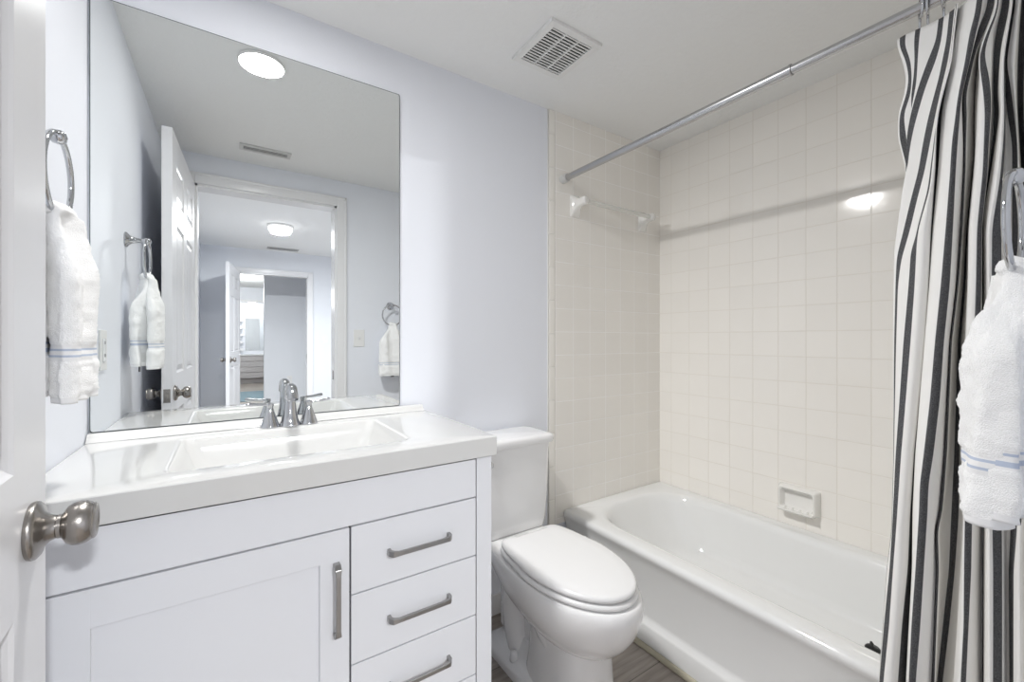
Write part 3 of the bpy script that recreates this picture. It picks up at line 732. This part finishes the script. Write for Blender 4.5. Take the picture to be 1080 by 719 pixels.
# fold lines of the fabric: (u, depth offset, [(py, px), ...]) traced from the folds, u counts stripe pitches
NODES = [
 (-.45, 0.036, [(40, 939), (60, 948), (80, 954), (100, 953), (120, 947.5), (147, 948), (175, 955), (240, 957), (360, 958), (719, 950)]),
 (-.17, 0.034, [(40, 942), (60, 952), (80, 957), (100, 955.5), (120, 949), (147, 949.5), (175, 956.5), (240, 959), (360, 959), (719, 952)]),
 (.17, 0.032, [(40, 948), (60, 957), (80, 960), (100, 960), (120, 953), (150, 957), (175, 959), (240, 961), (719, 953)]),
 (.83, 0.034, [(36, 959), (60, 962), (80, 962.5), (100, 961), (130, 963), (240, 964), (719, 955)]),
 (1.17, 0.034, [(36, 964), (60, 965), (80, 966), (100, 965), (120, 965), (240, 966), (719, 957)]),
 (1.5, 0.030, [(36, 975), (60, 970), (100, 964), (150, 959), (200, 960), (240, 962), (719, 953)]),
 (1.83, 0.027, [(36, 983), (60, 976), (90, 968), (120, 961.5), (150, 957), (175, 956), (240, 957), (360, 955), (719, 944)]),
 (2.17, 0.024, [(36, 988), (60, 984), (90, 975), (120, 968), (150, 961), (172, 958), (240, 954), (360, 950), (480, 949), (719, 940)]),
 (2.5, 0.021, [(36, 992), (60, 988), (90, 982), (120, 974), (150, 968), (172, 958.5), (200, 952), (240, 946.8), (262, 943.6), (360, 943), (480, 943), (560, 941), (600, 936), (719, 928)]),
 (2.83, 0.017, [(36, 994), (62, 991), (80, 989), (120, 980.5), (150, 974), (180, 969), (210, 961), (240, 954), (256, 950), (270, 946.2), (300, 945), (360, 943.8), (480, 943.1), (560, 940.5), (600, 935.5), (719, 927)]),
 (3.17, 0.011, [(36, 999), (62, 997), (80, 994), (120, 987), (150, 981), (180, 975), (210, 967), (240, 960), (258, 955), (272, 950.5), (300, 947), (360, 945.4), (480, 943.6), (560, 941.2), (600, 936), (719, 927.4)]),
 (3.5, 0.004, [(62, 999), (100, 991), (150, 984), (200, 974), (240, 966), (262, 959), (300, 953), (360, 949), (480, 943.9), (560, 941.3), (600, 937), (719, 927.6)]),
 (3.83, -0.003, [(62, 1000), (120, 989), (200, 979), (240, 967.5), (250, 966.5), (262, 961), (300, 958.5), (360, 953), (480, 945), (560, 941.5), (600, 939), (660, 933), (719, 928)]),
 (4.17, -0.008, [(62, 1001), (120, 989.5), (200, 981), (240, 969), (250, 967.5), (262, 966.5), (300, 964.5), (360, 960), (480, 950), (560, 945), (600, 942), (660, 938), (719, 932)]),
 (4.5, -0.009, [(62, 1000), (120, 988), (180, 985.5), (240, 976), (300, 972), (360, 967), (480, 957), (560, 951), (600, 949.5), (660, 945), (719, 940)]),
 (4.83, 0.003, [(62, 1000), (120, 988.5), (180, 986.5), (240, 982), (300, 979.5), (360, 976), (480, 963.5), (540, 959.5), (600, 957), (660, 951), (719, 947)]),
 (5.17, .022, [(62, 1000), (120, 993), (180, 990.5), (240, 984.5), (300, 980.5), (360, 978), (480, 966), (540, 962.5), (600, 962), (660, 960), (719, 956)]),
 (5.5, .000, [(0, 1008), (36, 1003), (75, 1001), (120, 994.5), (180, 990), (240, 985), (300, 981), (360, 976), (480, 966), (540, 963), (600, 962), (660, 958.5), (719, 955.5)]),
 (5.83, -.014, [(0, 1022), (25, 1018), (60, 1015.5), (100, 1010), (120, 1008), (150, 1004), (180, 1002.5), (240, 998), (300, 993), (360, 987), (420, 982), (480, 975), (510, 971), (540, 970), (600, 966), (660, 961.5), (719, 958.5)]),
 (6.17, -.008, [(0, 1028), (25, 1024.5), (60, 1020), (100, 1013), (120, 1011.5), (150, 1009), (180, 1007), (240, 1004.2), (300, 1001), (360, 995), (420, 991), (480, 984), (510, 979), (540, 978), (600, 974), (660, 970), (719, 965)]),
 (6.5, .004, [(0, 1031), (30, 1026), (60, 1020.8), (100, 1013.8), (120, 1013.5), (150, 1014.5), (180, 1013), (240, 1008.5), (300, 1006), (360, 999), (480, 991), (540, 985), (600, 981), (719, 975)]),
 (6.83, .020, [(0, 1036), (25, 1028), (53, 1021.5), (80, 1018), (100, 1014.3), (120, 1015.5), (140, 1016), (180, 1016), (240, 1013), (300, 1008), (360, 1001), (480, 995), (540, 990), (558, 985.5), (600, 987), (660, 985), (719, 982.5)]),
 (7.17, .014, [(0, 1043), (25, 1036), (53, 1026), (80, 1022.5), (100, 1018.5), (120, 1020), (140, 1019), (180, 1018), (240, 1015), (300, 1010.5), (360, 1003), (480, 998), (540, 993.5), (558, 988.5), (600, 990), (660, 987.5), (719, 985.5)]),
 (7.5, .045, [(0, 1046), (40, 1033), (80, 1027), (120, 1026), (160, 1026), (240, 1018), (300, 1014), (360, 1008), (480, 1001), (560, 993), (600, 994), (719, 987)]),
 (7.83, .060, [(0, 1047), (40, 1036), (80, 1029), (120, 1028), (160, 1027.5), (240, 1019.5), (300, 1016), (360, 1010), (480, 1006), (543, 1003), (600, 1000.5), (660, 994), (719, 988)]),
 (8.17, .060, [(0, 1048), (40, 1037), (80, 1030), (120, 1029), (160, 1028.5), (240, 1021), (300, 1019), (360, 1014), (480, 1012), (543, 1011), (600, 1007), (660, 1001), (719, 994)]),
 (8.5, .030, [(0, 1044), (30, 1034), (50, 1030), (80, 1032), (120, 1030), (160, 1029), (240, 1022), (300, 1021), (360, 1018), (480, 1015), (543, 1016), (600, 1013), (719, 1005)]),
 (8.7, -.006, [(0, 1044.5), (30, 1035), (50, 1030.5), (80, 1033), (120, 1032), (180, 1029), (240, 1023), (300, 1022), (360, 1020), (480, 1016), (543, 1017), (600, 1015.5), (719, 1010)]),
 (8.83, -.010, [(0, 1045), (30, 1035.5), (50, 1031), (60, 1029.5), (80, 1034), (100, 1037.5), (120, 1039), (150, 1038), (180, 1037), (240, 1031), (300, 1030), (360, 1028), (480, 1020), (543, 1018), (600, 1017), (660, 1016.5), (719, 1013)]),
 (9.17, -.004, [(0, 1047), (30, 1039), (50, 1035), (60, 1036.5), (80, 1042), (100, 1044.5), (120, 1044.5), (150, 1042), (180, 1041), (240, 1034.5), (300, 1034.5), (360, 1033), (480, 1026), (543, 1025), (600, 1024), (660, 1021), (719, 1018)]),
 (9.5, .010, [(0, 1050), (30, 1044), (60, 1044), (100, 1045.5), (120, 1045.5), (150, 1043), (180, 1041.5), (240, 1035), (300, 1035), (360, 1035), (480, 1033), (543, 1031), (600, 1029), (719, 1028)]),
 (9.83, .030, [(0, 1053), (25, 1049), (45, 1047), (70, 1047), (100, 1048), (120, 1049), (150, 1047), (190, 1041.5), (215, 1037), (240, 1035.2), (300, 1035.5), (480, 1037), (600, 1036.5), (719, 1036)]),
 (10.17, .018, [(0, 1061), (25, 1058), (45, 1055), (70, 1054), (100, 1053), (120, 1055), (150, 1050.5), (190, 1044), (215, 1039), (240, 1037), (300, 1037.5), (480, 1038.5), (600, 1038), (719, 1038)]),
 (10.5, -.008, [(0, 1062), (40, 1057), (80, 1056), (120, 1057), (160, 1054), (190, 1050), (240, 1042), (300, 1042), (480, 1042), (600, 1042), (719, 1043)]),
 (10.83, -.006, [(0, 1062.5), (60, 1057), (80, 1058), (120, 1059), (150, 1058), (190, 1054.5), (240, 1046.5), (300, 1046), (480, 1045), (600, 1047), (719, 1047)]),
 (11.17, .002, [(0, 1063), (60, 1058), (100, 1060), (150, 1060), (190, 1057), (240, 1056), (300, 1056), (480, 1055), (600, 1056), (719, 1056)]),
 (11.5, .024, [(0, 1064), (60, 1058), (90, 1060), (150, 1061), (190, 1058), (240, 1058), (300, 1058), (480, 1061), (600, 1062), (719, 1062)]),
 (11.83, .020, [(0, 1065), (65, 1057.5), (90, 1060), (120, 1063), (150, 1068), (240, 1068), (360, 1068), (480, 1068), (560, 1066.5), (600, 1064.5), (719, 1065)]),
 (12.17, .010, [(0, 1067), (65, 1061), (90, 1066), (120, 1070), (150, 1073), (240, 1074), (360, 1075), (480, 1075), (560, 1073), (600, 1069.5), (719, 1069)]),
 (12.5, .004, [(0, 1071), (65, 1068), (120, 1072), (240, 1077), (480, 1080), (600, 1076), (719, 1077)]),
 (12.83, .030, [(0, 1074), (65, 1073), (120, 1073.5), (240, 1080), (480, 1085), (600, 1083), (719, 1085)]),
 (13.17, .040, [(0, 1080), (65, 1081), (120, 1080), (240, 1086), (480, 1091), (719, 1092)]),
 (13.5, -.006, [(0, 1084), (120, 1084), (240, 1090), (719, 1097)]),
 (14.0, -.004, [(0, 1093), (240, 1097), (719, 1103)]),
 (14.5, .040, [(0, 1095), (240, 1101), (719, 1106)]),
 (15.0, .000, [(0, 1103), (240, 1107), (719, 1111)]),
 (15.5, .036, [(0, 1107), (240, 1111), (719, 1116)]),
 (16.0, .000, [(0, 1115), (719, 1122)]), (16.5, .034, [(0, 1119), (719, 1127)]), (17.0, .000, [(0, 1126), (719, 1133)]),
]
def curtain():
    t = thing('shower_curtain', 'white shower curtain with charcoal stripes bunched on the rod', 'curtain', (KX, .2, .1))
    ZT, ZB, NV = 1.868, .115, 190
    cols = []
    for u, off, pts in NODES:
        off *= 1.4; X = KX + off; k = []
        for py, px in pts:
            y, z = sight(px, py, X); k.append((z, y))
        k.sort(); cols.append((u, off, k))
    def at(k, z):
        if z <= k[0][0]:
            (z0, y0), (z1, y1) = k[0], k[min(2, len(k) - 1)]
            sl = (y1 - y0) / (z1 - z0); return y0 + sl * max(z - z0, -.3) * .6
        if z >= k[-1][0]: return k[-1][1]
        for i in range(len(k) - 1):
            if z <= k[i + 1][0]:
                (z0, y0), (z1, y1) = k[i], k[i + 1]; f = (z - z0) / (z1 - z0)
                return y0 + (y1 - y0) * f
    zs = [ZB + (ZT - ZB) * i / NV for i in range(NV + 1)]
    Y = [[at(k, z) for z in zs] for _, _, k in cols]
    # smooth along the height
    for _ in range(4):
        Y = [[c[i] if i in (0, NV) else (c[i - 1] + 2 * c[i] + c[i + 1]) / 4 for i in range(NV + 1)] for c in Y]
    sub = 4
    bm = bmesh.new(); uvl = bm.loops.layers.uv.new('UVMap'); grid = []; us = []
    for j, z in enumerate(zs):
        tt = (ZT - z) / (ZT - ZB)
        pts = []
        for i, (u, off, _) in enumerate(cols):
            amp = .55 + .45 * min(1, tt * 5)
            # gather toward the rod at the top
            x = KX + off * amp + (.070 * max(0, 1 - tt * 7) ** 1.5)
            x += .0025 * math.sin(u * 2.1 + z * 5)
            pts.append(Vector((x, Y[i][j], z)))
        # heading ruffle
        row = catmull(pts, sub)
        if j == 0:
            for i in range(len(cols) - 1):
                for q in range(sub): us.append(cols[i][0] + (cols[i + 1][0] - cols[i][0]) * q / sub)
            us.append(cols[-1][0])
        grid.append([bm.verts.new(p) for p in row])
    for j in range(NV):
        for i in range(len(us) - 1):
            f = bm.faces.new((grid[j][i], grid[j][i + 1], grid[j + 1][i + 1], grid[j + 1][i])); f.smooth = True
            for lp, (uu, vv) in zip(f.loops, ((us[i], zs[j]), (us[i + 1], zs[j]), (us[i + 1], zs[j + 1]), (us[i], zs[j + 1]))): lp[uvl].uv = (uu + 40, vv)
    me = bpy.data.meshes.new('fabric'); bm.to_mesh(me); bm.free(); me.materials.append(M['curtain'])
    o = bpy.data.objects.new('fabric', me); COL.objects.link(o); o.parent = t; me.transform(Matrix.Translation((-KX, -.2, -.1)))
    s = o.modifiers.new('solid', 'SOLIDIFY'); s.thickness = .0012; s.offset = 0
    return t
curtain()
def hook(y, tilt, label, sx=0):
    t = thing('curtain_ring', label, 'curtain ring', (RX, y, RZ), 'chrome curtain rings on the rod')
    bm = bmesh.new(); pts = []
    for k in range(26):
        a = math.radians(-60 + 320 * k / 25)
        pts.append((math.cos(a) * .021, 0, math.sin(a) * .024 + .0))
    pts = [Vector((.004, 0, -.062)), Vector((.012, 0, -.060)), Vector((.016, 0, -.045))] + [Vector(p) for p in pts]
    tube(bm, catmull(pts, 3), .0025, 10)
    o = link('wire', bm, M['chrome'], t, smooth=True)
    for s in (-1, 1):
        bm = bmesh.new(); lathe(bm, [(.0005, -.004), (.003, -.003), (.0042, 0), (.003, .003), (.0005, .004)], 12, Matrix.Translation((s * .0195, 0, .004))); link('bead', bm, M['chrome'], t, smooth=True)
    bm = bmesh.new()
    lathe(bm, [(.0005, -.005), (.0035, -.0035), (.005, 0), (.0035, .0035), (.0005, .005)], 14, Matrix.Translation((.003, 0, -.064)))
    link('bead', bm, M['chrome'], t, smooth=True)
    t.rotation_euler = (0, 0, tilt); return t
hook(.281, .35, 'chrome curtain ring nearest the open end of the rod')
hook(.270, .15, 'second chrome curtain ring, just behind the first on the rod')
hook(.245, .1, 'chrome curtain ring part hidden by the striped fabric, third along the rod')

# ================================================================== TOWEL RINGS AND TOWELS
def towel_ring(label, wall_pt, out, ringr=.072):
    """wall_pt on the wall, out = unit vector away from the wall"""
    t = thing('towel_ring', label, 'towel ring', wall_pt)
    o = Vector(out)
    bm = bmesh.new()
    lathe(bm, [(.0005, 0), (.026, 0), (.027, .003), (.025, .006), (.017, .012), (.012, .020), (.0085, .032), (.0075, .044), (.0075, .050), (.011, .053), (.0125, .060), (.011, .067), (.0075, .070), (.0005, .072)], 32, axis_mtx((0, 0, 0), o))
    link('mount', bm, M['chrome'], t, angle=50)
    bm = bmesh.new(); s = o.cross(Vector((0, 0, 1))); c = o * .060 + Vector((0, 0, -ringr + .004))
    tube(bm, [c + s * math.cos(2 * PI * k / 64) * ringr + Vector((0, 0, math.sin(2 * PI * k / 64) * ringr)) for k in range(64)], .0046, 14, closed=True)
    link('ring', bm, M['chrome'], t, smooth=True)
    return t
towel_ring('chrome towel ring on the left wall beside the mirror', (XL, 1.050, EYE + .352), (1, 0, 0))
towel_ring('chrome towel ring on the wall right of the bathroom doorway', (.950, YF, EYE + .236), (0, 1, 0))

def towel(name, label, top, side, rot, L, w_top, w_bot, gap, th, seed, flare=0.0, hem_tilt=0.0, lean=0.0, ex=(.62, .75)):
    """a folded hand towel draped over the bottom of a ring; local x = width, local y = away from the wall"""
    t = thing(name, label, 'towel', top); t.rotation_euler = (0, 0, rot)
    bm = bmesh.new()
    lf = bm.faces.layers.int.new('part')
    stations = []          # (y, z, halfwidth, halfthick, distance from hem, tangent)
    N1 = 92
    def flap(sgn, LL):
        out = []
        for i in range(N1 + 1):
            f = i / N1                       # 0 hem .. 1 top
            d = LL * f
            e = min(1, (1 - f) * 2.6); e = e * e * (3 - 2 * e)
            hw_ = w_top + (w_bot - w_top) * e + flare * (1 - f) ** 2
            ht = th * (.62 + .38 * e)
            if abs(d - .083) < .016: ht *= .90; hw_ *= .985
            if d < .012: ht *= .86
            y = sgn * (gap * (.35 + .65 * e)) + lean * (1 - f)
            out.append((y, -LL + d, hw_, ht, d, sgn))
        return out
    A = flap(-1, L * .965); B = flap(1, L)
    bridge = []
    y0 = A[-1][0]; y1 = B[-1][0]; r = (y1 - y0) / 2
    for k in range(1, 10):
        a = PI * k / 10
        bridge.append((-math.cos(a) * r, math.sin(a) * (r + .004), w_top, th * .62, 1, 0))
    st = A + bridge + B[::-1]
    n = len(st); m = 88
    rings = []
    for i, (y, z, hw_, ht, d, sg) in enumerate(st):
        a_ = st[max(i - 1, 0)]; b_ = st[min(i + 1, n - 1)]
        ty, tz = b_[0] - a_[0], b_[1] - a_[1]; l = math.hypot(ty, tz); ny, nz = -tz / l, ty / l
        ring = []
        for k in range(m):
            a = 2 * PI * k / m
            cx_ = math.copysign(abs(math.cos(a)) ** ex[0], math.cos(a)); cy_ = math.copysign(abs(math.sin(a)) ** ex[1], math.sin(a))
            x = cx_ * hw_
            depth = cy_ * ht
            # long soft folds
            fold = .0075 * math.sin(x * 62 + seed + sg * 1.3) * min(1, d * 4 + .3) + .004 * math.sin(x * 105 + 2 * seed + z * 9)
            depth += fold * (1 if sg else .3)
            terry = 0 if (.070 < d < .096 or d < .010) else 1
            p = Vector((x, y + ny * depth, z + nz * depth))
            q = noise.noise(p * 260 + Vector((seed, 0, 0))) * .0018 * terry + noise.noise(p * 40 + Vector((0, seed, 0))) * .0035
            p += Vector((cx_ * .6, ny * cy_, nz * cy_)) * q
            p.z += hem_tilt * x * (1 if d < .2 else max(0, 1 - (d - .2) * 8))
            ring.append(p)
        rings.append(ring)
    V = [[bm.verts.new(p) for p in r] for r in rings]
    for i in range(n - 1):
        dd = (st[i][4] + st[i + 1][4]) / 2
        if .075 < dd < .0795 or .087 < dd < .0915: mi = 2
        elif .070 < dd < .096 or dd < .010: mi = 1
        else: mi = 0
        for k in range(m):
            j = (k + 1) % m
            f = bm.faces.new((V[i][k], V[i][j], V[i + 1][j], V[i + 1][k])); f.material_index = mi; f.smooth = True
    for R in (V[0], V[-1]):
        f = bm.faces.new(R); f.material_index = 1
    me = bpy.data.meshes.new('cloth'); bmesh.ops.recalc_face_normals(bm, faces=bm.faces[:]); bm.to_mesh(me); bm.free()
    for q in ('terry', 'terryband', 'terryblue'): me.materials.append(M[q])
    o = bpy.data.objects.new('cloth', me); COL.objects.link(o); o.parent = t
    bm = bmesh.new(); box(bm, -.012, .010, -gap - .0015, -gap + .0015, -L * .965 - .022, -L * .965 + .004)
    link('care_tag', bm, M['black'], t)
    return t
ZL = EYE + .352 - .144 + .004
towel('hand_towel', 'white hand towel with pale blue stripes on the left wall ring', (XL + .0605, 1.050, ZL), 1, -PI / 2, .318, .036, .070, .0215, .0185, 1.7, flare=.010)
ZR = EYE + .236 - .144 + .004
towel('hand_towel', 'white hand towel with pale blue stripes hanging before the striped curtain', (.950, YF + .0605, ZR), 1, math.radians(4), .352, .026, .092, .005, .028, 4.1, flare=.006, hem_tilt=.0, lean=.016, ex=(.45, .6))
